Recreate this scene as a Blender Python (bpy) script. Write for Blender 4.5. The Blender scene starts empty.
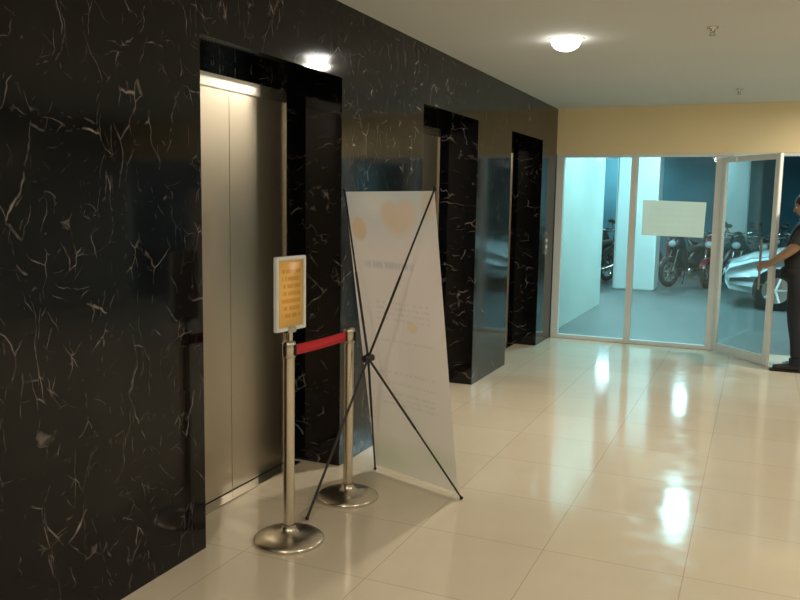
import bpy, bmesh, math, random
from mathutils import Vector, Matrix
random.seed(4)
scn=bpy.context.scene
col=bpy.context.collection
scn.view_settings.view_transform='Standard'
scn.view_settings.look='None'
scn.view_settings.exposure=0.0

# ------------------------------------------------------------------ materials
def newmat(name):
    m=bpy.data.materials.new(name); m.use_nodes=True
    return m, m.node_tree, m.node_tree.nodes["Principled BSDF"]
def setp(b,**k):
    names={'col':'Base Color','rough':'Roughness','metal':'Metallic','spec':'Specular IOR Level','trans':'Transmission Weight','em':'Emission Color','ems':'Emission Strength','coat':'Coat Weight','coatr':'Coat Roughness','aniso':'Anisotropic'}
    for a,v in k.items():
        i=b.inputs[names[a]]
        if a in('col','em'): v=(v[0],v[1],v[2],1)
        i.default_value=v
def simple(name,colr,rough=.5,metal=0,spec=.5,var=.12,scale=6,**k):
    """flat paint/plastic/metal with slight procedural tone variation"""
    m,nt,b=newmat(name); setp(b,rough=rough,metal=metal,spec=spec,**k)
    tc=nt.nodes.new('ShaderNodeTexCoord'); n=nt.nodes.new('ShaderNodeTexNoise'); n.inputs['Scale'].default_value=scale; n.inputs['Detail'].default_value=3
    nt.links.new(tc.outputs['Object'],n.inputs['Vector'])
    mx=nt.nodes.new('ShaderNodeMix'); mx.data_type='RGBA'
    mx.inputs[6].default_value=tuple(c*(1-var) for c in colr)+(1,); mx.inputs[7].default_value=tuple(min(1,c*(1+var)) for c in colr)+(1,)
    nt.links.new(n.outputs['Fac'],mx.inputs[0]); nt.links.new(mx.outputs[2],b.inputs['Base Color'])
    return m
class NT:
    def __init__(s,nt): s.nt=nt
    def n(s,t,**k):
        x=s.nt.nodes.new(t)
        for a,v in k.items(): setattr(x,a,v)
        return x
    def l(s,a,b): s.nt.links.new(a,b)
    def m(s,op,a,b=None,c=None,clamp=False):
        x=s.nt.nodes.new('ShaderNodeMath'); x.operation=op; x.use_clamp=clamp
        for i,v in enumerate((a,b,c)):
            if v is None: continue
            if isinstance(v,(int,float)): x.inputs[i].default_value=v
            else: s.l(v,x.inputs[i])
        return x.outputs[0]
    def mix(s,f,a,b):
        x=s.nt.nodes.new('ShaderNodeMix'); x.data_type='RGBA'
        if isinstance(f,(int,float)): x.inputs[0].default_value=f
        else: s.l(f,x.inputs[0])
        for i,v in ((6,a),(7,b)):
            if isinstance(v,tuple): x.inputs[i].default_value=v+(1,) if len(v)==3 else v
            else: s.l(v,x.inputs[i])
        return x.outputs[2]
    def noise(s,vec,scale,detail=3,rough=.5,dist=0):
        x=s.n('ShaderNodeTexNoise'); x.inputs['Scale'].default_value=scale; x.inputs['Detail'].default_value=detail
        x.inputs['Roughness'].default_value=rough; x.inputs['Distortion'].default_value=dist
        if vec is not None: s.l(vec,x.inputs['Vector'])
        return x
    def mapr(s,v,a,b,c=0,d=1):
        x=s.n('ShaderNodeMapRange'); s.l(v,x.inputs[0])
        for i,q in zip((1,2,3,4),(a,b,c,d)): x.inputs[i].default_value=q
        return x.outputs[0]
    def mapping(s,vec,scale=(1,1,1),rot=(0,0,0),loc=(0,0,0)):
        x=s.n('ShaderNodeMapping'); s.l(vec,x.inputs[0]); x.inputs['Scale'].default_value=scale; x.inputs['Rotation'].default_value=rot; x.inputs['Location'].default_value=loc
        return x.outputs[0]

# black marble
def marble():
    m,nt,b=newmat('black_marble'); g=NT(nt)
    P=g.n('ShaderNodeTexCoord').outputs['Object']
    warp=g.noise(P,2.6,4).outputs['Color']
    v=g.n('ShaderNodeVectorMath',operation='MULTIPLY_ADD'); g.l(warp,v.inputs[0]); v.inputs[1].default_value=(.28,.28,.28); g.l(P,v.inputs[2]); wp=v.outputs[0]
    tot=None
    for i,(sc,rot,th,lo,hi,amp) in enumerate([((1,4.4,1.7),(.45,0,0),.011,.52,.71,.80),((1,2.4,5.6),(-.6,0,0),.009,.57,.75,.5),((1,8.5,3.4),(.15,0,0),.016,.53,.72,.60),((1,3.6,8.8),(1.0,0,0),.015,.58,.76,.42),((1,7.5,2.4),(-.55,0,0),.014,.53,.72,.62)]):
        q=g.mapping(wp,sc,rot,(i*3.1,i*1.7,i*.9))
        vo=g.n('ShaderNodeTexVoronoi',feature='DISTANCE_TO_EDGE'); g.l(q,vo.inputs['Vector']); vo.inputs['Scale'].default_value=1.25
        line=g.mapr(vo.outputs['Distance'],0,th,1,0)
        mk=g.noise(g.mapping(P,(1,1,1),(0,0,0),(i*5.3,i*2.2,1)),7.0,3,.6).outputs['Fac']
        mk=g.mapr(mk,lo,hi,0,1)
        x=g.m('MULTIPLY',g.m('MULTIPLY',line,mk),amp)
        tot=x if tot is None else g.m('MAXIMUM',tot,x)
    cloud=g.noise(P,3.2,5,.65).outputs['Fac']
    base=g.mix(g.mapr(cloud,.45,.75),(.0035,.0035,.0045),(.010,.009,.010))
    vc=g.mix(g.noise(P,2.2,2).outputs['Fac'],(.40,.30,.24),(.52,.51,.50))
    c=g.mix(tot,base,vc)
    # panel joints
    sp=g.n('ShaderNodeSeparateXYZ'); g.l(P,sp.inputs[0])
    jy=g.m('LESS_THAN',g.m('FRACT',g.m('DIVIDE',g.m('ADD',sp.outputs[1],10.38),.6)),.006)
    jz=g.m('LESS_THAN',g.m('FRACT',g.m('DIVIDE',g.m('ADD',sp.outputs[2],.17),.6)),.006)
    j=g.m('MAXIMUM',jy,jz)
    c=g.mix(g.m('MULTIPLY',j,.8),c,(.002,.002,.002))
    g.l(c,b.inputs['Base Color'])
    setp(b,rough=.07,spec=.36)
    r=g.mapr(g.noise(P,2.5,3).outputs['Fac'],.3,.7,.05,.11); g.l(r,b.inputs['Roughness'])
    return m
M_marble=marble()

def tilefloor():
    m,nt,b=newmat('polished_cream_tile'); g=NT(nt)
    P=g.n('ShaderNodeTexCoord').outputs['Object']
    sp=g.n('ShaderNodeSeparateXYZ'); g.l(P,sp.inputs[0])
    fx=g.m('DIVIDE',g.m('ADD',sp.outputs[0],12.8),.6); fy=g.m('DIVIDE',g.m('ADD',sp.outputs[1],12.14),.6)
    j=g.m('MAXIMUM',g.m('LESS_THAN',g.m('FRACT',fx),.007),g.m('LESS_THAN',g.m('FRACT',fy),.007))
    cx=g.n('ShaderNodeCombineXYZ'); g.l(g.m('FLOOR',fx),cx.inputs[0]); g.l(g.m('FLOOR',fy),cx.inputs[1])
    wn=g.n('ShaderNodeTexWhiteNoise',noise_dimensions='2D'); g.l(cx.outputs[0],wn.inputs['Vector'])
    n=g.noise(P,2.4,5,.6).outputs['Fac']
    c=g.mix(n,(.70,.61,.46),(.80,.71,.56))
    c=g.mix(g.m('MULTIPLY',wn.outputs[0],.25),c,(.64,.55,.42))
    c=g.mix(g.m('MULTIPLY',j,.5),c,(.30,.24,.17))
    g.l(c,b.inputs['Base Color'])
    setp(b,spec=.62)
    g.l(g.mapr(g.noise(P,9,3).outputs['Fac'],.3,.7,.07,.14),b.inputs['Roughness'])
    bp=g.n('ShaderNodeBump'); bp.inputs['Strength'].default_value=.05; bp.inputs['Distance'].default_value=.02
    g.l(g.noise(P,3.0,2).outputs['Fac'],bp.inputs['Height']); g.l(bp.outputs[0],b.inputs['Normal'])
    return m
M_floor=tilefloor()
M_ceil=simple('ceiling_paint',(.62,.63,.61),.9,var=.05,scale=.8)
M_cream=simple('cream_wall_paint',(.92,.76,.46),.75,var=.04,scale=1.5)
M_white=simple('white_wall_paint',(.45,.42,.37),.8,var=.05)
M_frame=simple('white_aluminium',(.80,.83,.82),.35,var=.03)
M_black=simple('black_plastic',(.012,.012,.013),.4)
M_rubber=simple('rubber',(.02,.02,.02),.8)
M_chrome=simple('polished_steel',(.62,.60,.56),.14,1,var=.04)
def brushed(name,colr,rough,scale):
    m,nt,b=newmat(name); g=NT(nt)
    P=g.n('ShaderNodeTexCoord').outputs['Object']
    n=g.noise(g.mapping(P,scale),1,3,.6).outputs['Fac']
    g.l(g.mix(n,tuple(c*.95 for c in colr),colr),b.inputs['Base Color'])
    setp(b,metal=1,rough=rough)
    return m
M_steel=brushed('brushed_elevator_steel',(.57,.50,.40),.31,(90,90,2))
M_steelf=brushed('brushed_frame_steel',(.56,.52,.45),.26,(90,90,2))
M_post=brushed('satin_post_steel',(.68,.63,.53),.26,(100,100,3))
def glass(name,tint):
    m=bpy.data.materials.new(name); m.use_nodes=True; nt=m.node_tree; nt.nodes.clear(); g=NT(nt)
    o=g.n('ShaderNodeOutputMaterial'); t=g.n('ShaderNodeBsdfTransparent'); t.inputs[0].default_value=tint+(1,)
    gl=g.n('ShaderNodeBsdfGlossy'); gl.inputs['Roughness'].default_value=.01; gl.inputs[0].default_value=(.9,.95,.95,1)
    # thin sheet: same reflectance from both sides (the Fresnel node inverts the IOR on back faces)
    bf=g.n('ShaderNodeNewGeometry').outputs['Backfacing']
    fr=g.n('ShaderNodeFresnel'); g.l(g.mapr(bf,0,1,1.45,1/1.45),fr.inputs[0])
    smear=g.noise(g.n('ShaderNodeTexCoord').outputs['Object'],1.3,3).outputs['Fac']
    df=g.n('ShaderNodeBsdfDiffuse'); df.inputs[0].default_value=(.5,.75,.78,1)
    mx0=g.n('ShaderNodeMixShader'); g.l(g.mapr(smear,.3,.8,.02,.08),mx0.inputs[0]); g.l(t.outputs[0],mx0.inputs[1]); g.l(df.outputs[0],mx0.inputs[2])
    mx=g.n('ShaderNodeMixShader'); g.l(fr.outputs[0],mx.inputs[0]); g.l(mx0.outputs[0],mx.inputs[1]); g.l(gl.outputs[0],mx.inputs[2]); g.l(mx.outputs[0],o.inputs[0])
    return m
M_glass=glass('storefront_glass',(.93,.98,.98))
M_glassd=glass('door_glass',(.86,.93,.94))
def emit(name,c,s):
    m=bpy.data.materials.new(name); m.use_nodes=True; nt=m.node_tree; nt.nodes.clear(); g=NT(nt)
    e=g.n('ShaderNodeEmission'); e.inputs[0].default_value=c+(1,); e.inputs[1].default_value=s
    o=g.n('ShaderNodeOutputMaterial'); g.l(e.outputs[0],o.inputs[0]); return m
M_lampw=emit('lamp_diffuser_warm',(1,.97,.90),16)
M_lampc=emit('lamp_diffuser_cool',(.90,.99,1.0),40)
# banner print
def bannermat():
    m,nt,b=newmat('banner_print'); g=NT(nt)
    uv=g.n('ShaderNodeTexCoord').outputs['UV']; sp=g.n('ShaderNodeSeparateXYZ'); g.l(uv,sp.inputs[0]); u,v=sp.outputs[0],sp.outputs[1]
    c=g.mix(g.mapr(v,.05,.6),(.90,.87,.79),(.97,.91,.90))
    c=g.mix(g.mapr(v,.80,1.0),c,(.76,.84,.88))
    def blob(c,cu,cv,ru,rv,colr,st=1.0,soft=.25):
        du=g.m('DIVIDE',g.m('SUBTRACT',u,cu),ru); dv=g.m('DIVIDE',g.m('SUBTRACT',v,cv),rv)
        d=g.m('SQRT',g.m('ADD',g.m('MULTIPLY',du,du),g.m('MULTIPLY',dv,dv)))
        return g.mix(g.m('MULTIPLY',g.mapr(d,1-soft,1,1,0),st),c,colr)
    c=blob(c,.33,.965,.30,.06,(.97,.98,.97),.8,.7)
    c=blob(c,.50,.925,.13,.052,(.93,.76,.62),.8,.4)
    c=blob(c,.68,.93,.13,.052,(.93,.78,.66),.8,.4)
    c=blob(c,.59,.89,.17,.050,(.92,.76,.62),.75,.6)
    c=blob(c,.12,.875,.09,.045,(.92,.68,.44),.75)
    c=blob(c,.93,.955,.10,.05,(.90,.76,.54),.55)
    c=blob(c,.62,.55,.07,.02,(.92,.76,.46),.6)
    c=blob(c,.15,.05,.55,.10,(.66,.72,.50),.5,.8)
    c=blob(c,.85,.10,.5,.06,(.68,.74,.56),.4,.8)
    # faint printed text rows
    rows=g.m('MULTIPLY',v,52.0); row=g.m('FLOOR',rows); fr=g.m('FRACT',rows)
    cx=g.n('ShaderNodeCombineXYZ'); g.l(g.m('MULTIPLY',u,45),cx.inputs[0]); g.l(g.m('MULTIPLY',row,7.3),cx.inputs[1])
    tn=g.noise(cx.outputs[0],1.0,1).outputs['Fac']
    t=g.m('MULTIPLY',g.m('GREATER_THAN',tn,.47),g.m('MULTIPLY',g.m('GREATER_THAN',fr,.3),g.m('LESS_THAN',fr,.75)))
    wn=g.n('ShaderNodeTexWhiteNoise',noise_dimensions='1D'); g.l(row,wn.inputs['W'])
    t=g.m('MULTIPLY',t,g.m('GREATER_THAN',wn.outputs[0],.45))
    t=g.m('MULTIPLY',t,g.m('MULTIPLY',g.m('GREATER_THAN',u,.18),g.m('LESS_THAN',u,.84)))
    t=g.m('MULTIPLY',t,g.m('MULTIPLY',g.m('GREATER_THAN',v,.22),g.m('LESS_THAN',v,.66)))
    c=g.mix(g.m('MULTIPLY',t,.13),c,(.30,.32,.36))
    # title, soft edged (ink showing through the cloth)
    cx2=g.n('ShaderNodeCombineXYZ'); g.l(g.m('MULTIPLY',u,30),cx2.inputs[0])
    tn2=g.noise(cx2.outputs[0],1.0,2).outputs['Fac']
    dv=g.m('ABSOLUTE',g.m('SUBTRACT',v,.755))
    t2=g.m('MULTIPLY',g.mapr(tn2,.38,.52),g.mapr(dv,.006,.016,1,0))
    t2=g.m('MULTIPLY',t2,g.m('MULTIPLY',g.mapr(u,.10,.16),g.mapr(u,.66,.72,1,0)))
    c=g.mix(g.m('MULTIPLY',t2,.30),c,(.25,.38,.55))
    g.l(c,b.inputs['Base Color']); setp(b,rough=.55,spec=.3)
    tr=g.n('ShaderNodeBsdfTranslucent'); g.l(c,tr.inputs[0])
    mx=g.n('ShaderNodeMixShader'); mx.inputs[0].default_value=.22; g.l(b.outputs[0],mx.inputs[1]); g.l(tr.outputs[0],mx.inputs[2])
    g.l(mx.outputs[0],nt.nodes['Material Output'].inputs[0])
    return m
def noticemat(name,bg,ink,rows_n,cols,st=.8,hb=None,transl=0):
    m,nt,b=newmat(name); g=NT(nt)
    uv=g.n('ShaderNodeTexCoord').outputs['UV']; sp=g.n('ShaderNodeSeparateXYZ'); g.l(uv,sp.inputs[0]); u,v=sp.outputs[0],sp.outputs[1]
    rows=g.m('MULTIPLY',v,float(rows_n)); row=g.m('FLOOR',rows); fr=g.m('FRACT',rows)
    cx=g.n('ShaderNodeCombineXYZ'); g.l(g.m('MULTIPLY',u,float(cols)),cx.inputs[0]); g.l(g.m('MULTIPLY',row,7.3),cx.inputs[1])
    tn=g.noise(cx.outputs[0],1.0,1).outputs['Fac']
    t=g.m('MULTIPLY',g.m('GREATER_THAN',tn,.42),g.m('MULTIPLY',g.m('GREATER_THAN',fr,.25),g.m('LESS_THAN',fr,.8)))
    for q,lo,hi in ((u,.12,.88),(v,.1,.9)): t=g.m('MULTIPLY',t,g.m('MULTIPLY',g.m('GREATER_THAN',q,lo),g.m('LESS_THAN',q,hi)))
    bgc=bg
    if hb: bgc=g.mix(g.m('GREATER_THAN',v,.82),bg,hb)
    c=g.mix(g.m('MULTIPLY',t,st),bgc,ink); g.l(c,b.inputs['Base Color']); setp(b,rough=.5)
    if transl:
        tr=g.n('ShaderNodeBsdfTranslucent'); g.l(c,tr.inputs[0])
        mx=g.n('ShaderNodeMixShader'); mx.inputs[0].default_value=transl; g.l(b.outputs[0],mx.inputs[1]); g.l(tr.outputs[0],mx.inputs[2])
        g.l(mx.outputs[0],nt.nodes['Material Output'].inputs[0])
    return m
M_banner=bannermat()
M_sign=noticemat('yellow_notice_print',(.95,.60,.16),(.78,.25,.03),9,9,.6,(.93,.54,.15))
M_paper=noticemat('paper_print',(.97,.91,.77),(.72,.66,.54),6,16,.08,transl=.30)
M_red=simple('red_belt_webbing',(.62,.015,.03),.6,scale=40)
def asphalt():
    m,nt,b=newmat('parking_concrete'); g=NT(nt); P=g.n('ShaderNodeTexCoord').outputs['Object']
    n=g.noise(P,.7,6,.65).outputs['Fac']; n2=g.noise(P,14,3).outputs['Fac']
    c=g.mix(n,(.11,.12,.12),(.22,.23,.225)); c=g.mix(g.m('MULTIPLY',n2,.3),c,(.12,.125,.12))
    g.l(c,b.inputs['Base Color']); setp(b,rough=.45); return m
M_park=asphalt()
M_pcol=simple('pillar_paint',(.86,.93,.91),.6,var=.04,scale=2)
M_pwall=simple('parking_wall_paint',(.09,.24,.30),.8,var=.5,scale=1.2)
M_pside=simple('side_wall_paint',(.76,.86,.80),.6,var=.10,scale=1.2)
M_pceil=simple('parking_ceiling',(.22,.26,.27),.9)

# ------------------------------------------------------------------ mesh builder
class B:
    def __init__(s): s.v=[]; s.f=[]; s.mi=[]; s.mats=[]; s.sm=[]; s.uv={}
    def mat(s,m):
        if m not in s.mats: s.mats.append(m)
        return s.mats.index(m)
    def add(s,vs,fs,m,smooth=False):
        o=len(s.v); s.v+= [tuple(v) for v in vs]; i=s.mat(m)
        for f in fs: s.f.append(tuple(o+k for k in f)); s.mi.append(i); s.sm.append(smooth)
    def box(s,a,b,m,bev=0.0,M=None):
        x0,y0,z0=[min(p,q) for p,q in zip(a,b)]; x1,y1,z1=[max(p,q) for p,q in zip(a,b)]
        if bev<=0:
            vs=[(x,y,z) for x in(x0,x1) for y in(y0,y1) for z in(z0,z1)]
            fs=[(0,1,3,2),(4,6,7,5),(0,4,5,1),(2,3,7,6),(0,2,6,4),(1,5,7,3)]
        else:
            bm=bmesh.new(); bmesh.ops.create_cube(bm,size=1)
            for v in bm.verts: v.co=Vector((x0+(v.co.x+.5)*(x1-x0),y0+(v.co.y+.5)*(y1-y0),z0+(v.co.z+.5)*(z1-z0)))
            bmesh.ops.bevel(bm,geom=bm.edges[:],offset=bev,segments=2,affect='EDGES')
            bm.verts.index_update(); vs=[v.co.copy() for v in bm.verts]; fs=[[v.index for v in f.verts] for f in bm.faces]; bm.free()
        if M: vs=[M@Vector(v) for v in vs]
        s.add(vs,fs,m)
    def frame(s,d):
        d=d.normalized(); a=Vector((0,0,1)) if abs(d.z)<.9 else Vector((1,0,0)); u=d.cross(a).normalized(); return u,d.cross(u)
    def cyl(s,p,q,r,m,r2=None,n=16,cap=True):
        p=Vector(p);q=Vector(q); r2=r if r2 is None else r2; u,w=s.frame(q-p)
        vs=[];fs=[]
        for k in range(n):
            a=2*math.pi*k/n; d=u*math.cos(a)+w*math.sin(a); vs+= [p+d*r,q+d*r2]
        for k in range(n): fs.append((2*k,2*((k+1)%n),2*((k+1)%n)+1,2*k+1))
        s.add(vs,fs,m,True)
        if cap:
            s.add([vs[2*k] for k in range(n)],[tuple(range(n))],m); s.add([vs[2*k+1] for k in range(n)],[tuple(range(n))],m)
    def tube(s,pts,r,m,n=10):
        for a,b in zip(pts[:-1],pts[1:]): s.cyl(a,b,r,m,n=n)
        for p in pts[1:-1]: s.ball(p,(r,r,r),m,8,6)
    def ball(s,c,r,m,nu=20,nv=12,M=None):
        vs=[];fs=[]
        for j in range(nv+1):
            t=math.pi*j/nv
            for i in range(nu):
                a=2*math.pi*i/nu; vs.append(Vector((r[0]*math.sin(t)*math.cos(a),r[1]*math.sin(t)*math.sin(a),r[2]*math.cos(t))))
        for j in range(nv):
            for i in range(nu): fs.append((j*nu+i,(j+1)*nu+i,(j+1)*nu+(i+1)%nu,j*nu+(i+1)%nu))
        if M: vs=[M@v for v in vs]
        s.add([v+Vector(c) for v in vs],fs,m,True)
    def lathe(s,c,prof,m,n=40):
        vs=[];fs=[]
        for r,z in prof:
            for i in range(n): a=2*math.pi*i/n; vs.append((c[0]+r*math.cos(a),c[1]+r*math.sin(a),c[2]+z))
        for j in range(len(prof)-1):
            for i in range(n): fs.append((j*n+i,j*n+(i+1)%n,(j+1)*n+(i+1)%n,(j+1)*n+i))
        s.add(vs,fs,m,True)
    def torus(s,c,R,r,m,axis='y',n=32,k=10,flat=1.0):
        vs=[];fs=[]
        for i in range(n):
            a=2*math.pi*i/n
            for j in range(k):
                b=2*math.pi*j/k; rr=R+r*math.cos(b); h=r*flat*math.sin(b)
                p={'y':(rr*math.cos(a),h,rr*math.sin(a)),'z':(rr*math.cos(a),rr*math.sin(a),h),'x':(h,rr*math.cos(a),rr*math.sin(a))}[axis]
                vs.append(Vector(p)+Vector(c))
        for i in range(n):
            for j in range(k): fs.append((i*k+j,((i+1)%n)*k+j,((i+1)%n)*k+(j+1)%k,i*k+(j+1)%k))
        s.add(vs,fs,m,True)
    def loft(s,secs,m,n=14,cap=True,pw=2.4):
        """sections: (x, zc, halfwidth_y, halfheight_z) along x, superellipse rings"""
        vs=[];fs=[]
        for x,zc,hw,hh in secs:
            for i in range(n):
                a=2*math.pi*i/n; ca,sa=math.cos(a),math.sin(a)
                vs.append((x,hw*math.copysign(abs(ca)**(2/pw),ca),zc+hh*math.copysign(abs(sa)**(2/pw),sa)))
        for j in range(len(secs)-1):
            for i in range(n): fs.append((j*n+i,j*n+(i+1)%n,(j+1)*n+(i+1)%n,(j+1)*n+i))
        if cap: fs.append(tuple(range(n))); fs.append(tuple((len(secs)-1)*n+i for i in range(n)))
        s.add(vs,fs,m,True)
    def meshdata(s,me,m_of):
        """append an evaluated mesh; m_of(center)->material"""
        o=len(s.v); s.v+=[tuple(v.co) for v in me.vertices]
        for p in me.polygons:
            s.f.append(tuple(o+k for k in p.vertices)); s.mi.append(s.mat(m_of(p.center))); s.sm.append(True)
    def done(s,name,loc=(0,0,0),rotz=0,parent=None,mesh_only=False,M=None):
        vs=s.v if M is None else [tuple(M@Vector(v)) for v in s.v]
        me=bpy.data.meshes.new(name); me.from_pydata(vs,[],s.f); me.update()
        for m in s.mats: me.materials.append(m)
        me.polygons.foreach_set('material_index',s.mi); me.polygons.foreach_set('use_smooth',s.sm)
        bm=bmesh.new(); bm.from_mesh(me); bmesh.ops.recalc_face_normals(bm,faces=bm.faces[:]); bm.to_mesh(me); bm.free()
        if mesh_only: return me
        o=bpy.data.objects.new(name,me); col.objects.link(o); o.location=loc; o.rotation_euler=(0,0,rotz)
        if parent: o.parent=parent
        return o
def empty(name,loc=(0,0,0)):
    e=bpy.data.objects.new(name,None); col.objects.link(e); e.location=loc; e.empty_display_size=.1; return e
def quad(name,p00,p10,p11,p01,mat,thick=.002,parent=None,nu=1,nv=1,fn=None):
    """flat sheet with UVs, tiny thickness through solidify"""
    P=[Vector(p) for p in (p00,p10,p11,p01)]; vs=[];fs=[];uvs=[]
    for j in range(nv+1):
        for i in range(nu+1):
            a,b=i/nu,j/nv; p=(P[0]*(1-a)+P[1]*a)*(1-b)+(P[3]*(1-a)+P[2]*a)*b
            if fn: p=fn(p,a,b)
            vs.append(p); uvs.append((a,b))
    for j in range(nv):
        for i in range(nu): k=j*(nu+1)+i; fs.append((k,k+1,k+nu+2,k+nu+1))
    me=bpy.data.meshes.new(name); me.from_pydata(vs,[],fs); ul=me.uv_layers.new(name='UVMap')
    for l in me.loops: ul.data[l.index].uv=uvs[l.vertex_index]
    for p in me.polygons: p.use_smooth=True
    me.materials.append(mat); o=bpy.data.objects.new(name,me); col.objects.link(o)
    if thick: md=o.modifiers.new('t','SOLIDIFY'); md.thickness=thick
    if parent: o.parent=parent
    return o

# ------------------------------------------------------------------ room shell
WX=-2.17; H=2.63; FY=9.35; RX=4.2; BY=-3.6
b=B(); b.box((-2.9,BY,-.1),(RX,FY+.03,0),M_floor); b.done('floor')
b=B(); b.box((-2.9,BY,H),(RX,FY+.15,H+.12),M_ceil); b.done('ceiling')
b=B()
rec=[(2.82,4.08),(5.28,6.48),(7.47,8.66)]
y=BY
for a,c in rec:
    b.box((WX,y,0),(WX-.33,a,H),M_marble); b.box((WX,a,2.23),(WX-.33,c,H),M_marble); y=c
b.box((WX,y,0),(WX-.33,FY+.02,H),M_marble)
b.box((WX-.33,BY,0),(WX-.5,FY+.02,H),M_marble)
b.done('wall_left')
b=B(); b.box((RX,BY,0),(RX+.15,FY+.1,H),M_white); b.done('wall_right')
b=B(); b.box((-2.67,BY-.15,0),(RX+.15,BY,H),M_white); b.done('wall_back')
b=B(); b.box((WX,FY-.04,2.12),(RX,FY+.14,H),M_cream); b.done('wall_far')
# ------------------------------------------------------------------ elevators
for k,(a,c) in enumerate(rec):
    e=empty('elevator_door',(WX-.33,(a+c)/2,0)); w=(c-a)/2-.11
    f=B(); f.box((0,-w-.07,0),(.035,-w,2.15),M_steelf,.003); f.box((0,w,0),(.035,w+.07-.06,2.15),M_steelf,.003); f.box((0,-w-.07,2.09),(.035,w+.01,2.155),M_steelf,.003)
    f.done('frame',parent=e)
    for nm,s0,s1 in (('panel_1',-w,-.0012),('panel_2',.0012,w)):
        f=B(); f.box((.004,s0,.012),(.022,s1,2.09),M_steel,.001); f.done(nm,parent=e)
    f=B(); f.box((0,-w-.07,0),(.10,w+.06,.008),M_chrome,.002)
    f.done('sill',parent=e)
# call panel on the last pier
yy=8.93
f=B(); f.box((0,-.045,-.12),(.012,.045,.12),M_steelf,.004)
for zz in (-.04,.03):
    f.cyl((.012,0,zz),(.019,0,zz),.016,M_frame,n=20)
f.box((.012,-.028,.065),(.014,.028,.105),M_black)
f.done('elevator_call_panel',(WX+.0005,yy,1.12))

# ------------------------------------------------------------------ storefront
def window(name,x0,x1,l=.05,r=.05,gm=M_glass):
    e=empty(name,(0,FY,0))
    f=B(); f.box((x0,-.035,0),(x0+l,.035,2.12),M_frame,.004); f.box((x1-r,-.035,0),(x1,.035,2.12),M_frame,.004)
    f.box((x0+l,-.035,0),(x1-r,.035,.045),M_frame,.004); f.box((x0+l,-.035,2.085),(x1-r,.035,2.12),M_frame,.004)
    f.done('frame',parent=e)
    g_=B(); g_.box((x0+l-.005,-.004,.04),(x1-r+.005,.004,2.09),gm); g_.done('glass_pane',parent=e)
window('window_1',-2.165,-1.295,.085,.035)
window('window_2',-1.295,-.38,.035,.075)
# open glass door hinged at x=-.38
dv=Vector((.54,-.68,0)); L=dv.length; ang=math.atan2(dv.y,dv.x)
e=empty('door_1',(-.375,FY-.045,0)); e.rotation_euler=(0,0,ang)
f=B(); zb=.01; zt=2.075
f.box((0,-.02,zb),(.055,.02,zt),M_frame,.004); f.box((L-.065,-.02,zb),(L,.02,zt),M_frame,.004)
f.box((.055,-.02,zb),(L-.065,.02,.10),M_frame,.004); f.box((.055,-.02,zt-.055),(L-.065,.02,zt),M_frame,.004)
f.done('frame',parent=e)
f=B(); f.box((.05,-.004,.095),(L-.06,.004,zt-.05),M_glassd); f.done('glass_pane',parent=e)
f=B()
for sgn in (-1,1):
    xh=L-.14; yh=sgn*.055
    f.cyl((xh,yh,.75),(xh,yh,1.25),.012,M_chrome,n=14)
    for zz in (.80,1.20): f.cyl((xh,sgn*.004,zz),(xh,yh,zz),.009,M_chrome,n=10)
f.done('pull_handle',parent=e)
f=B(); f.box((.06,-.05,zt-.06),(.26,-.02,zt-.015),M_frame,.004); f.tube([(.18,-.06,zt-.01),(.30,-.10,zt-.005),(.10,-.16,zt+.005)],.008,M_frame); f.done('door_closer',parent=e)
f=B(); f.box((-.38,-.035,2.085),(.52,.035,2.12),M_frame,.004); f.done('trim_1',loc=(0,FY,0))
window('window_3',.52,1.9); window('window_4',1.9,RX)
quad('paper_notice',(-1.19,FY-.010,1.23),(-.54,FY-.010,1.22),(-.53,FY-.010,1.60),(-1.19,FY-.010,1.62),M_paper,0)

# ------------------------------------------------------------------ ceiling fittings
def lamp(name,x,y,z,r,m,power,colr,spot=True):
    e=empty(name,(x,y,z))
    f=B(); f.lathe((0,0,0),[(r*1.0,.0),(r*1.0,-.004),(r*1.15,-.003),(r*1.18,0)],M_frame,32); f.done('trim_ring',parent=e)
    f=B(); f.lathe((0,0,0),[(r*.97,-.001),(r*.97,-.016),(r*.90,-.036),(r*.76,-.054),(r*.55,-.067),(r*.30,-.075),(.0001,-.078)],m,32); f.done('diffuser',parent=e)  # dome bulges to stand for the lamp's round glare
    ld=bpy.data.lights.new(name+'_light','AREA'); ld.shape='DISK'; ld.size=.16; ld.energy=power; ld.color=colr
    lo=bpy.data.objects.new('bulb',ld); col.objects.link(lo); lo.parent=e; lo.location=(0,0,-.085)
for i,(x,y_,pw) in enumerate([(-1.234,5.44,31),(1.1,8.2,36),(1.7,1.7,46),(-.9,-.4,44),(1.8,-1.6,24),(3.0,4.8,31)]):  # lamps near and behind the camera are unseen, boosted to brighten the banner
    lamp('ceiling_downlight',x,y_,H,.100,M_lampw,pw,(1,.90,.74))
for x,y_ in ((-.33,5.37),(-.24,8.19)):
    f=B(); f.lathe((0,0,0),[(.001,0),(.035,0),(.034,-.006),(.012,-.009),(.010,-.03)],M_chrome,20)
    f.cyl((.012,0,-.012),(.010,0,-.045),.003,M_chrome,n=8); f.cyl((-.012,0,-.012),(-.010,0,-.045),.003,M_chrome,n=8)
    f.lathe((0,0,0),[(.001,-.046),(.022,-.046),(.022,-.049),(.001,-.049)],M_chrome,16)
    f.done('fire_sprinkler',(x,y_,H))

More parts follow.
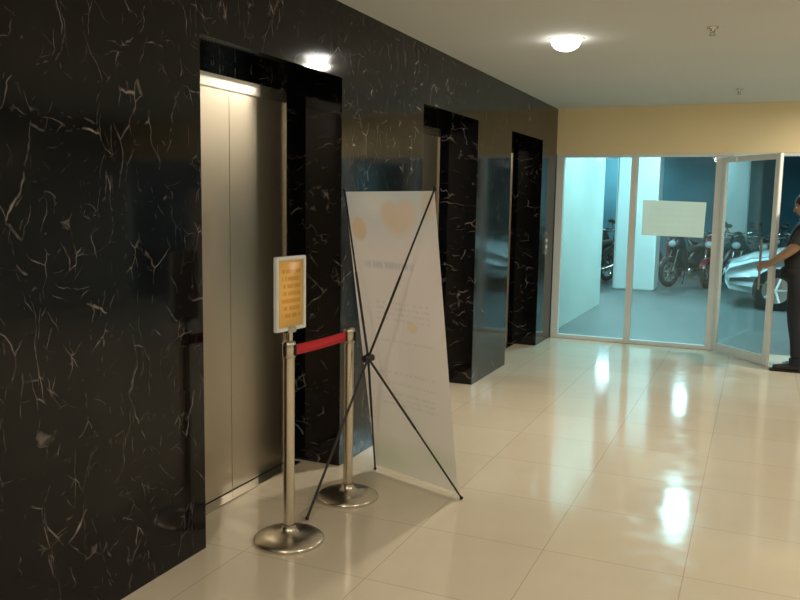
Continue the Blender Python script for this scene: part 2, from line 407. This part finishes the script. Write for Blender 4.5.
# ------------------------------------------------------------------ stanchions
def stanchion(x,y_,top):
    e=empty('stanchion',(x,y_,0))
    f=B(); f.lathe((0,0,0),[(.001,0),(.158,0),(.162,.006),(.160,.016),(.145,.026),(.10,.036),(.05,.046),(.034,.056),(.030,.075),(.030,.078)],M_post,56); f.done('base',parent=e)
    f=B(); f.lathe((0,0,0),[(.0255,.05),(.0255,top-.075)],M_post,32); f.done('post',parent=e)
    f=B(); f.lathe((0,0,0),[(.0255,top-.078),(.031,top-.075),(.031,top-.012),(.027,top-.003),(.012,top),(.001,top)],M_post,32)
    for a in range(4): 
        c_,s_=math.cos(a*math.pi/2),math.sin(a*math.pi/2); f.box((c_*.033-.006,s_*.033-.006,top-.066),(c_*.033+.006,s_*.033+.006,top-.018),M_black,.001)
    f.done('belt_head',parent=e)
    return e
s1=stanchion(-1.88,3.05,.93); s2=stanchion(-1.89,3.65,.905)
# belt (child of first stanchion), slight sag
p0=Vector((0,.035,.880)); p1=Vector((-.01,.565,.866))
f=B(); N=16; vs=[];fs=[]
for i in range(N+1):
    t=i/N; p=p0.lerp(p1,t); p.z-=.004*math.sin(math.pi*t)
    vs+=[p+Vector((.0012,0,-.024)),p+Vector((.0012,0,.024)),p+Vector((-.0012,0,.024)),p+Vector((-.0012,0,-.024))]
for i in range(N):
    for k in range(4): fs.append((4*i+k,4*i+(k+1)%4,4*i+4+(k+1)%4,4*i+4+k))
f.add(vs,fs,M_red,True); f.done('retractable_belt',parent=s1)
# sign frame on the first stanchion
e=empty('sign_holder',(-1.88,3.06,.93)); e.rotation_euler=(0,0,math.radians(-6))
f=B(); f.cyl((0,0,0),(0,0,.05),.012,M_post); f.box((-.014,-.03,.035),(.014,.03,.06),M_post,.003); f.done('bracket',parent=e)
f=B(); w,z0,z1,t=.105,.045,.375,.011
f.box((-t,-w,z0),(t,-w+.014,z1),M_frame,.003); f.box((-t,w-.014,z0),(t,w,z1),M_frame,.003)
f.box((-t,-w+.014,z0),(t,w-.014,z0+.014),M_frame,.003); f.box((-t,-w+.014,z1-.014),(t,w-.014,z1),M_frame,.003)
f.box((-.005,-w+.012,z0+.012),(.003,w-.012,z1-.012),M_frame); f.done('frame',parent=e)
quad('notice_sheet',(.006,-w+.018,z0+.018),(.006,w-.018,z0+.018),(.006,w-.018,z1-.018),(.006,-w+.018,z1-.018),M_sign,.0005,parent=e)

# ------------------------------------------------------------------ X banner stand (seen from behind)
BL=Vector((-1.95,4.11,.035)); BR=Vector((-1.36,3.895,.03)); TL=Vector((-2.04,3.87,1.60)); TR=Vector((-1.435,3.65,1.605))
hub=Vector((-1.782,3.656,.755)); nrm=Vector((-.344,-.939,0))
e=empty('x_banner_stand',(0,0,0))
def warp(p,a,bb):
    k=4*bb*(1-bb); q=p.copy(); ctr=(BL+BR)/2*(1-bb)+(TL+TR)/2*bb
    q=ctr+(q-ctr)*(1-.02*k); q+=nrm*(.012*k*math.sin(a*9+bb*3)*.4-.02*k*4*a*(1-a)); return q
quad('fabric_banner',BL,BR,TR,TL,M_banner,0,parent=e,nu=16,nv=32,fn=warp)
f=B()
f.ball(hub,(.022,.022,.026),M_black); f.cyl(hub+nrm*.03,hub-nrm*.03,.018,M_black)
for tgt in (TL+Vector((0,0,.01)),TR+Vector((0,0,.01)),BL+Vector((0,0,-.025)),BR+Vector((.02,-.008,-.02))):
    mid=hub.lerp(tgt,.5); f.cyl(hub,mid,.0065,M_black,n=10); f.cyl(mid,tgt,.005,M_black,n=10); f.ball(tgt,(.010,.010,.010),M_black,10,8)
foot=Vector((-1.925,3.29,.010)); f.cyl(hub,foot,.0065,M_black,n=10); f.ball(foot,(.010,.010,.010),M_black,10,8)
f.done('x_frame',parent=e)

# ------------------------------------------------------------------ parking area outside
b=B(); b.box((-14,FY+.03,-.12),(14,27,-.01),M_park); b.done('ground_parking')
b=B(); b.box((-14,FY+.21,3.25),(14,27,3.4),M_pceil); b.done('ceiling_parking')
b=B(); b.box((-14,24,-.01),(14,24.2,3.25),M_pwall); b.done('wall_parking_far')
b=B(); b.box((-2.5,FY+.05,-.01),(-2.25,13.0,3.25),M_pside); b.done('wall_parking_side')
b=B(); b.box((WX,FY+.14,2.4),(RX,FY+.2,3.25),M_pside); b.done('wall_parking_front')
for (x0,y0) in ((-2.44,15.4),(-1.0,21.2),(3.4,15.6),(.9,21.2)):
    b=B(); b.box((x0,y0,-.01),(x0+.74,y0+.74,3.249),M_pcol,.03); b.done('concrete_pillar')
def tubelamp(x,y_,ln=1.2,power=40):
    e=empty('fluorescent_lamp',(x,y_,3.248))
    f=B(); f.box((-ln/2,-.05,-.05),(ln/2,.05,0),M_frame,.005); f.done('housing',parent=e)
    f=B(); f.cyl((-ln/2+.03,0,-.075),(ln/2-.03,0,-.075),.018,M_lampc,n=14); f.done('tube',parent=e)
    ld=bpy.data.lights.new('fl','AREA'); ld.shape='RECTANGLE'; ld.size=ln; ld.size_y=.06; ld.energy=power; ld.color=(.44,.91,1.0)
    lo=bpy.data.objects.new('bulb',ld); col.objects.link(lo); lo.parent=e; lo.location=(0,0,-.11)
for x,y_,ln,pw in ((-.90,12.81,.2,72),(-1.3,10.7,.6,60),(-1.62,14.3,.2,66),(-1.50,20.5,.25,30),(-3.86,23.0,1.3,80),(-4.2,17,1.2,60),(2.5,13.5,1.2,42),(2.2,19.0,1.2,40)):  # tube nearest the glass is added to brighten the side wall
    tubelamp(x,y_,ln,pw)

# motorcycle (mesh shared by several)
M_mr=simple('scooter_paint_red',(.22,.02,.02),.3); M_mk=simple('scooter_paint_dark',(.02,.025,.03),.3); M_seat=simple('vinyl_seat',(.015,.015,.015),.6)
M_tail=simple('red_lens',(.4,.02,.02),.2); M_lens=simple('clear_lens',(.6,.65,.65),.1)
def moto(paint):
    b=B()
    for x in (-.62,.62):
        b.torus((x,0,.29),.245,.045,M_rubber,'y',36,10); b.torus((x,0,.29),.20,.012,M_chrome,'y',32,6)
        b.cyl((x,-.06,.29),(x,.06,.29),.035,M_chrome)
        for k in range(6):
            a=k*math.pi/3; b.cyl((x,0,.29),(x+.2*math.cos(a),0,.29+.2*math.sin(a)),.010,M_chrome,n=6)
        b.cyl((x,.03,.29),(x,.035,.29),.10,M_chrome,n=24)
    # forks, mudguards
    for s in (-1,1):
        b.cyl((-.62,.075*s,.29),(-.44,.075*s,.80),.018,M_chrome); b.cyl((.62,.09*s,.29),(.48,.10*s,.66),.018,M_black); b.cyl((.62,.08*s,.29),(.15,.08*s,.32),.02,M_black)
    vs=[];fs=[]
    for i in range(11):
        a=math.radians(20+i*14)
        for j in (-1,0,1): r=.315-(.02 if j else 0); vs.append((-.62+r*math.cos(a),j*.06,.29+r*math.sin(a)))
    for i in range(10):
        for j in range(2): fs.append((3*i+j,3*i+j+1,3*i+j+4,3*i+j+3))
    b.add(vs,fs,paint,True)
    # front apron, head, body, tail
    b.loft([(-.56,.78,.05,.05),(-.50,.84,.12,.12),(-.42,.86,.14,.15),(-.36,.80,.15,.20),(-.30,.62,.17,.22),(-.24,.48,.16,.16),(-.18,.40,.12,.08)],paint)
    b.loft([(-.26,.44,.10,.09),(-.05,.42,.10,.10),(.12,.46,.13,.13),(.30,.58,.15,.15),(.55,.68,.13,.10),(.78,.76,.08,.06),(.88,.80,.03,.03)],paint)
    b.loft([(-.02,.66,.05,.03),(.05,.72,.11,.05),(.25,.74,.14,.055),(.45,.79,.14,.05),(.65,.82,.11,.045),(.78,.83,.04,.02)],M_seat)
    b.loft([(-.08,.30,.08,.08),(.05,.28,.12,.11),(.22,.30,.10,.09)],M_chrome)
    b.cyl((.15,-.13,.26),(.78,-.15,.36),.045,M_chrome,.055); b.ball((-.56,0,.84),(.045,.085,.065),M_lens); b.ball((.88,0,.80),(.025,.06,.03),M_tail)
    # handlebar, grips, mirrors
    b.tube([(-.30,-.34,1.02),(-.36,-.18,1.01),(-.40,0,.96),(-.36,.18,1.01),(-.30,.34,1.02)],.013,M_chrome)
    b.loft([(-.47,.97,.06,.03),(-.40,.99,.10,.05),(-.33,.98,.08,.03)],M_mk)
    for s in (-1,1):
        b.cyl((-.29,s*.36,1.02),(-.325,s*.24,1.018),.019,M_rubber); b.cyl((-.36,s*.20,1.02),(-.38,s*.27,1.18),.006,M_black,n=8)
        b.ball((-.38,s*.29,1.21),(.012,.065,.04),M_black,14,8); b.cyl((.05,s*.08,.30),(.05,s*.22,.29),.014,M_rubber,n=8)
    b.cyl((0,.08,.28),(.08,.20,.012),.012,M_black,n=8)
    return b.done('motorcycle',mesh_only=True)
mA=moto(M_mk); mB=moto(M_mr)
pos=[(-3.75,16.4,60),(-3.1,16.5,64),(-2.85,18.4,50)]
for i in range(8): pos.append((-1.22+i*.52,17.05+.12*(i%3),58+(i*17)%22))
for i in range(9): pos.append((-3.6+i*.62,19.6+.1*(i%2),118-(i*13)%25))
for i,(x,y_,a) in enumerate(pos):
    o=bpy.data.objects.new('motorcycle',mB if i%5==4 else mA); col.objects.link(o); o.location=(x,y_,-.01); o.rotation_euler=(0,math.radians(0),math.radians(a))

# car, nose toward -x
M_carp=simple('white_car_paint',(.78,.82,.84),.2,coat=.6); M_carg=simple('car_glass',(.02,.035,.04),.06,spec=.8)
def car():
    b=B()
    # x, zbot, zbelt, ztop, half belt, half top
    S=[(-2.02,.38,.55,.58,.60,.52),(-1.95,.28,.66,.70,.74,.66),(-1.60,.24,.78,.83,.82,.72),(-1.05,.22,.88,.94,.85,.74),(-.80,.22,.92,1.02,.86,.72),(-.25,.22,.94,1.40,.86,.60),(.20,.22,.95,1.47,.86,.60),(1.0,.22,.96,1.45,.86,.60),(1.45,.24,.97,1.34,.85,.60),(1.80,.28,.95,1.02,.82,.68),(1.98,.34,.80,.86,.74,.62)]
    n=len(S); rings=[]
    for x,zb,zm,zt,hb,ht in S:
        half=[(0,zb),(hb*.85,zb),(hb,zb+.10),(hb*1.02,(zb+zm)/2),(hb,zm-.04),(hb*.96,zm),(ht+.02,zt-.03),(ht*.75,zt),(0,zt+.015)]
        rings.append([(x,yy,z) for yy,z in half]+[(x,-yy,z) for yy,z in half[-2:0:-1]])
    k=len(rings[0])
    for i in range(n-1):
        for j in range(k):
            f=(0,1,2,3); vs=[rings[i][j],rings[i][(j+1)%k],rings[i+1][(j+1)%k],rings[i+1][j]]
            glassy=(4<=i<=8 and j in (5,10)) or (i==4 and j in (6,7,8,9)) or (i==8 and j in (6,7,8,9))
            b.add(vs,[f],M_carg if glassy else M_carp,True)
    b.add(rings[0],[tuple(range(k))],M_carp); b.add(rings[-1],[tuple(range(k))],M_carp)
    for x in (-1.28,1.25):
        for s in (-1,1):
            b.cyl((x,s*.70,.31),(x,s*.875,.31),.335,M_black,n=32); b.torus((x,s*.80,.31),.235,.075,M_rubber,'y',32,10)
            b.cyl((x,s*.86,.31),(x,s*.885,.31),.20,M_chrome,n=24)
            for q in range(5):
                a=q*2*math.pi/5; b.cyl((x,s*.885,.31),(x+.19*math.cos(a),s*.885,.31+.19*math.sin(a)),.018,M_frame,n=6)
    for s in (-1,1):
        b.ball((-1.86,s*.60,.64),(.12,.14,.07),M_lens); b.ball((1.93,s*.62,.78),(.06,.10,.08),M_tail); b.ball((-.62,s*.95,.98),(.08,.09,.06),M_carp)
        for xx in (.0,.95): b.box((xx,s*.865,.82),(xx+.16,s*.885,.85),M_chrome,.004)
        b.cyl((.25,s*.868,.95),(.25,s*.62,1.45),.02,M_black,n=8)
    b.box((-2.05,-.42,.40),(-1.98,.42,.52),M_black,.01); b.box((-2.06,-.24,.46),(-2.04,.24,.56),M_frame,.003)
    return b.done('car',(1.58,14.4,-.01))
c_=car(); 
md=c_.modifiers.new('w','WELD'); md.merge_threshold=.0005

# ------------------------------------------------------------------ person
M_skin=simple('skin',(.40,.23,.15),.55,var=.08); M_shirt=simple('black_tshirt',(.012,.012,.014),.85); M_pants=simple('dark_trousers',(.014,.016,.022),.85)
M_hair=simple('black_hair',(.008,.007,.006),.5); M_shoe=simple('black_shoe',(.01,.01,.01),.4); M_eye=simple('eye_white',(.7,.68,.64),.3); M_lip=simple('lips',(.28,.10,.08),.5)
def skinmesh(verts,edges,radii,root=0,sub=2):
    me=bpy.data.meshes.new('tmp'); me.from_pydata([tuple(v) for v in verts],edges,[]); o=bpy.data.objects.new('tmp',me); col.objects.link(o)
    o.modifiers.new('s','SKIN')
    for i,r in enumerate(radii):
        r=r if isinstance(r,tuple) else (r,r); me.skin_vertices[0].data[i].radius=r; me.skin_vertices[0].data[i].use_root=(i==root)
    sd=o.modifiers.new('d','SUBSURF'); sd.levels=sub; sd.render_levels=sub
    dg=bpy.context.evaluated_depsgraph_get(); out=bpy.data.meshes.new_from_object(o.evaluated_get(dg)); bpy.data.objects.remove(o); return out
px,py=.39,8.56
V=[(px-.03,py,.93),(px-.04,py,1.06),(px-.02,py,1.22),(px+.0,py,1.36),(px+.015,py,1.42),(px+.015,py,1.49), #0-5
 (px+.015,py-.15,1.365),(px-.06,py-.215,1.20),(px-.17,py-.145,1.105),(px-.245,py+.045,1.03),(.085,8.665,1.0), #6-10 left arm (camera side)
 (px+.015,py+.15,1.365),(px+.03,py+.225,1.20),(px+.035,py+.245,1.08),(px,py+.25,.94),(px-.03,py+.25,.85), #11-15
 (px-.02,py-.09,.86),(px-.03,py-.095,.68),(px-.03,py-.10,.49),(px-.0,py-.10,.30),(px+.01,py-.10,.10), #16-20
 (px,py+.09,.86),(px+.03,py+.10,.68),(px+.04,py+.10,.49),(px+.08,py+.10,.30),(px+.10,py+.10,.10)] #21-25
E=[(0,1),(1,2),(2,3),(3,4),(4,5),(3,6),(6,7),(7,8),(8,9),(9,10),(3,11),(11,12),(12,13),(13,14),(14,15),(0,16),(16,17),(17,18),(18,19),(19,20),(0,21),(21,22),(22,23),(23,24),(24,25)]
Rr=[.130,.128,.135,.115,.06,.052, .070,.052,.044,.036,.026, .070,.052,.044,.036,.026, .092,.080,.062,.055,.048, .092,.080,.062,.055,.048]
body=skinmesh(V,E,Rr,0,2)
def segd(p,i,j):
    a=Vector(V[i]); d=Vector(V[j])-a; t=max(0,min(1,(p-a).dot(d)/d.dot(d))); return (p-(a+d*t)).length-(Rr[i]*(1-t)+Rr[j]*t)
def bodym(c):
    if c.z>1.44: return M_skin
    best=min(E,key=lambda e_:segd(c,*e_))
    if best in ((7,8),(8,9),(9,10),(12,13),(13,14),(14,15)): return M_skin
    if best in ((6,7),(11,12)): return M_skin if c.z<1.235 else M_shirt
    if c.z>.90: return M_shirt
    return M_pants
P=B(); P.meshdata(body,bodym)
# loose sleeves ending in a clean cuff
for i,j in ((6,7),(11,12)):
    a=Vector(V[i]); c=Vector(V[j]); d=(c-a)
    P.cyl(a+d*.25,a+d*1.0,.066,M_shirt,.067,n=28,cap=False); P.cyl(a+d*1.0,a+d*.97,.067,M_shirt,.048,n=28,cap=False)
# shirt hem ring
P.lathe((px-.033,py,0),[(.118,1.00),(.141,.975),(.145,.90),(.139,.893),(.115,.90)],M_shirt,28)
# shoes
for sx,sy in ((px+.01,py-.10),(px+.10,py+.10)):
    sh=skinmesh([(sx+.05,sy,.045),(sx,sy,.055),(sx-.08,sy,.045),(sx-.16,sy,.035),(sx-.20,sy,.032)],[(0,1),(1,2),(2,3),(3,4)],[(.040,.040),(.045,.05),(.045,.04),(.046,.033),(.034,.025)],0,2)
    P.meshdata(sh,lambda c:M_shoe); P.box((sx-.225,sy-.045,.0),(sx+.085,sy+.045,.02),M_rubber,.008)
    P.cyl((sx,sy,.06),(sx,sy,.13),.052,M_pants,.058,n=20)
# gripping hand on the pull handle
def hpt(bc,e_,s_,a,bb,z): return Vector((bc[0]+e_[0]*a+s_[0]*bb,bc[1]+e_[1]*a+s_[1]*bb,z))
Mdoor=Matrix.Translation(Vector((-.375,FY-.045,0)))@Matrix.Rotation(ang,4,'Z')
bar=Mdoor@Vector((L-.14,-.055,0))
wr=Vector((.085,8.665,1.0)); e_=Vector((bar.x-wr.x,bar.y-wr.y,0)); e_.normalize(); s_=Vector((-e_.y,e_.x,0))
if s_.y>0: s_=-s_
e2=(e_.x,e_.y); s2=(s_.x,s_.y); bc=(bar.x,bar.y)
palm=skinmesh([wr,hpt(bc,e2,s2,-.065,.012,.992),hpt(bc,e2,s2,-.035,.020,.982)],[(0,1),(1,2)],[(.024,.024),(.030,.036),(.018,.040)],0,2)
P.meshdata(palm,lambda c:M_skin)
for k,(z,ln) in enumerate(((1.012,.95),(.990,1.05),(.968,1.0),(.948,.85))):
    fg=skinmesh([hpt(bc,e2,s2,-.045,.014,z),hpt(bc,e2,s2,-.018,.026,z),hpt(bc,e2,s2,.012*ln,.024,z-.002),hpt(bc,e2,s2,.026*ln,.002,z-.004),hpt(bc,e2,s2,.020*ln,-.018,z-.005)],[(0,1),(1,2),(2,3),(3,4)],[.010,.0095,.009,.0085,.007],0,1)
    P.meshdata(fg,lambda c:M_skin)
th=skinmesh([hpt(bc,e2,s2,-.075,-.004,1.005),hpt(bc,e2,s2,-.045,-.022,1.015),hpt(bc,e2,s2,-.015,-.026,1.018),hpt(bc,e2,s2,.006,-.024,1.016)],[(0,1),(1,2),(2,3)],[.014,.012,.0105,.008],0,1)
P.meshdata(th,lambda c:M_skin)
# relaxed far hand
w2=Vector(V[15]); palm=skinmesh([w2,w2+Vector((-.01,0,-.05)),w2+Vector((-.015,-.004,-.085))],[(0,1),(1,2)],[(.024,.02),(.036,.018),(.040,.015)],0,2); P.meshdata(palm,lambda c:M_skin)
for k,ln in enumerate((.85,1.0,1.05,.9)):
    ox=-.048+.022*k-.0; a=w2+Vector((ox+.0,-.004,-.085))
    fg=skinmesh([a+Vector((0,.0,.02)),a+Vector((-.002,-.004,-.030*ln)),a+Vector((-.004,-.016,-.055*ln)),a+Vector((-.004,-.032,-.074*ln))],[(0,1),(1,2),(2,3)],[.0095,.009,.0085,.007],0,1); P.meshdata(fg,lambda c:M_skin)
th=skinmesh([w2+Vector((-.025,-.002,-.03)),w2+Vector((-.052,-.012,-.055)),w2+Vector((-.060,-.022,-.085))],[(0,1),(1,2)],[.013,.011,.008],0,1); P.meshdata(th,lambda c:M_skin)
# head (facing -x)
hc=Vector((px+.01,py,1.570)); hd=B()
def headwarp():
    nu,nv=32,22; vs=[];fs=[]
    for j in range(nv+1):
        t=math.pi*j/nv
        for i in range(nu):
            a=2*math.pi*i/nu; x=-math.sin(t)*math.cos(a); yy=math.sin(t)*math.sin(a); z=math.cos(t)
            X_=x*.096; Y_=yy*.076; Z_=z*.115
            if z<0: k=-z; Y_*=1-.30*k; X_*=(1-.10*k) if x<0 else (1-.45*k)
            if x<-.6 and .0<z<.22 and .2<abs(yy)<.6: X_+=.006
            vs.append(Vector((X_,Y_,Z_)))
    for j in range(nv):
        for i in range(nu): fs.append((j*nu+i,(j+1)*nu+i,(j+1)*nu+(i+1)%nu,j*nu+(i+1)%nu))
    return vs,fs
vs,fs=headwarp(); Rh=Matrix.Rotation(math.radians(-12),3,'Y')
hd.add(vs,fs,M_skin,True)
nose=skinmesh([(-.088,0,.012),(-.100,0,-.008),(-.108,0,-.024),(-.094,0,-.032)],[(0,1),(1,2),(2,3)],[.008,.010,.014,.011],0,1); hd.meshdata(nose,lambda c:M_skin)
for s in (-1,1):
    hd.ball((-.083,s*.030,.006),(.010,.014,.009),M_eye,12,8); hd.ball((-.0915,s*.030,.006),(.003,.006,.006),M_hair,10,6)
    hd.ball((-.090,s*.030,.026),(.006,.017,.004),M_hair,10,6); hd.ball((.008,s*.077,-.004),(.018,.008,.030),M_skin,14,10)
hd.ball((-.085,0,-.054),(.010,.022,.004),M_lip,12,8); hd.ball((-.083,0,-.062),(.010,.018,.005),M_lip,12,8)
# hair cap shell
vs2=[];nu=32;nv=14;fs2=[]
for j in range(nv+1):
    for i in range(nu):
        a=2*math.pi*i/nu; front=max(0,math.cos(a)); tmax=math.radians(112-52*front**.7); t=tmax*j/nv
        vs2.append((-math.sin(t)*math.cos(a)*.105,math.sin(t)*math.sin(a)*.085,math.cos(t)*.127))
for j in range(nv):
    for i in range(nu): fs2.append((j*nu+i,(j+1)*nu+i,(j+1)*nu+(i+1)%nu,j*nu+(i+1)%nu))
hd.add(vs2,fs2,M_hair,True)
o=len(P.v); 
for v in hd.v: P.v.append(tuple(Rh@Vector(v)+hc))
for f_,mi,sm in zip(hd.f,hd.mi,hd.sm): P.f.append(tuple(o+k for k in f_)); P.mi.append(P.mat(hd.mats[mi])); P.sm.append(sm)
P.done('person')

# ------------------------------------------------------------------ world, camera
w=bpy.data.worlds.new('World'); scn.world=w; w.use_nodes=True; w.node_tree.nodes['Background'].inputs[0].default_value=(.25,.32,.36,1); w.node_tree.nodes['Background'].inputs[1].default_value=.3
cd=bpy.data.cameras.new('camera'); cd.sensor_width=36; cd.lens=808/800*36; cd.clip_start=.05
co=bpy.data.objects.new('camera',cd); col.objects.link(co)
R=Matrix(((0.91426,-0.06385,0.40007),(0.40479,0.10345,-0.90854),(0.01662,0.99258,0.12042)))
co.matrix_world=Matrix.Translation((0,0,1.55))@R.to_4x4()
scn.camera=co
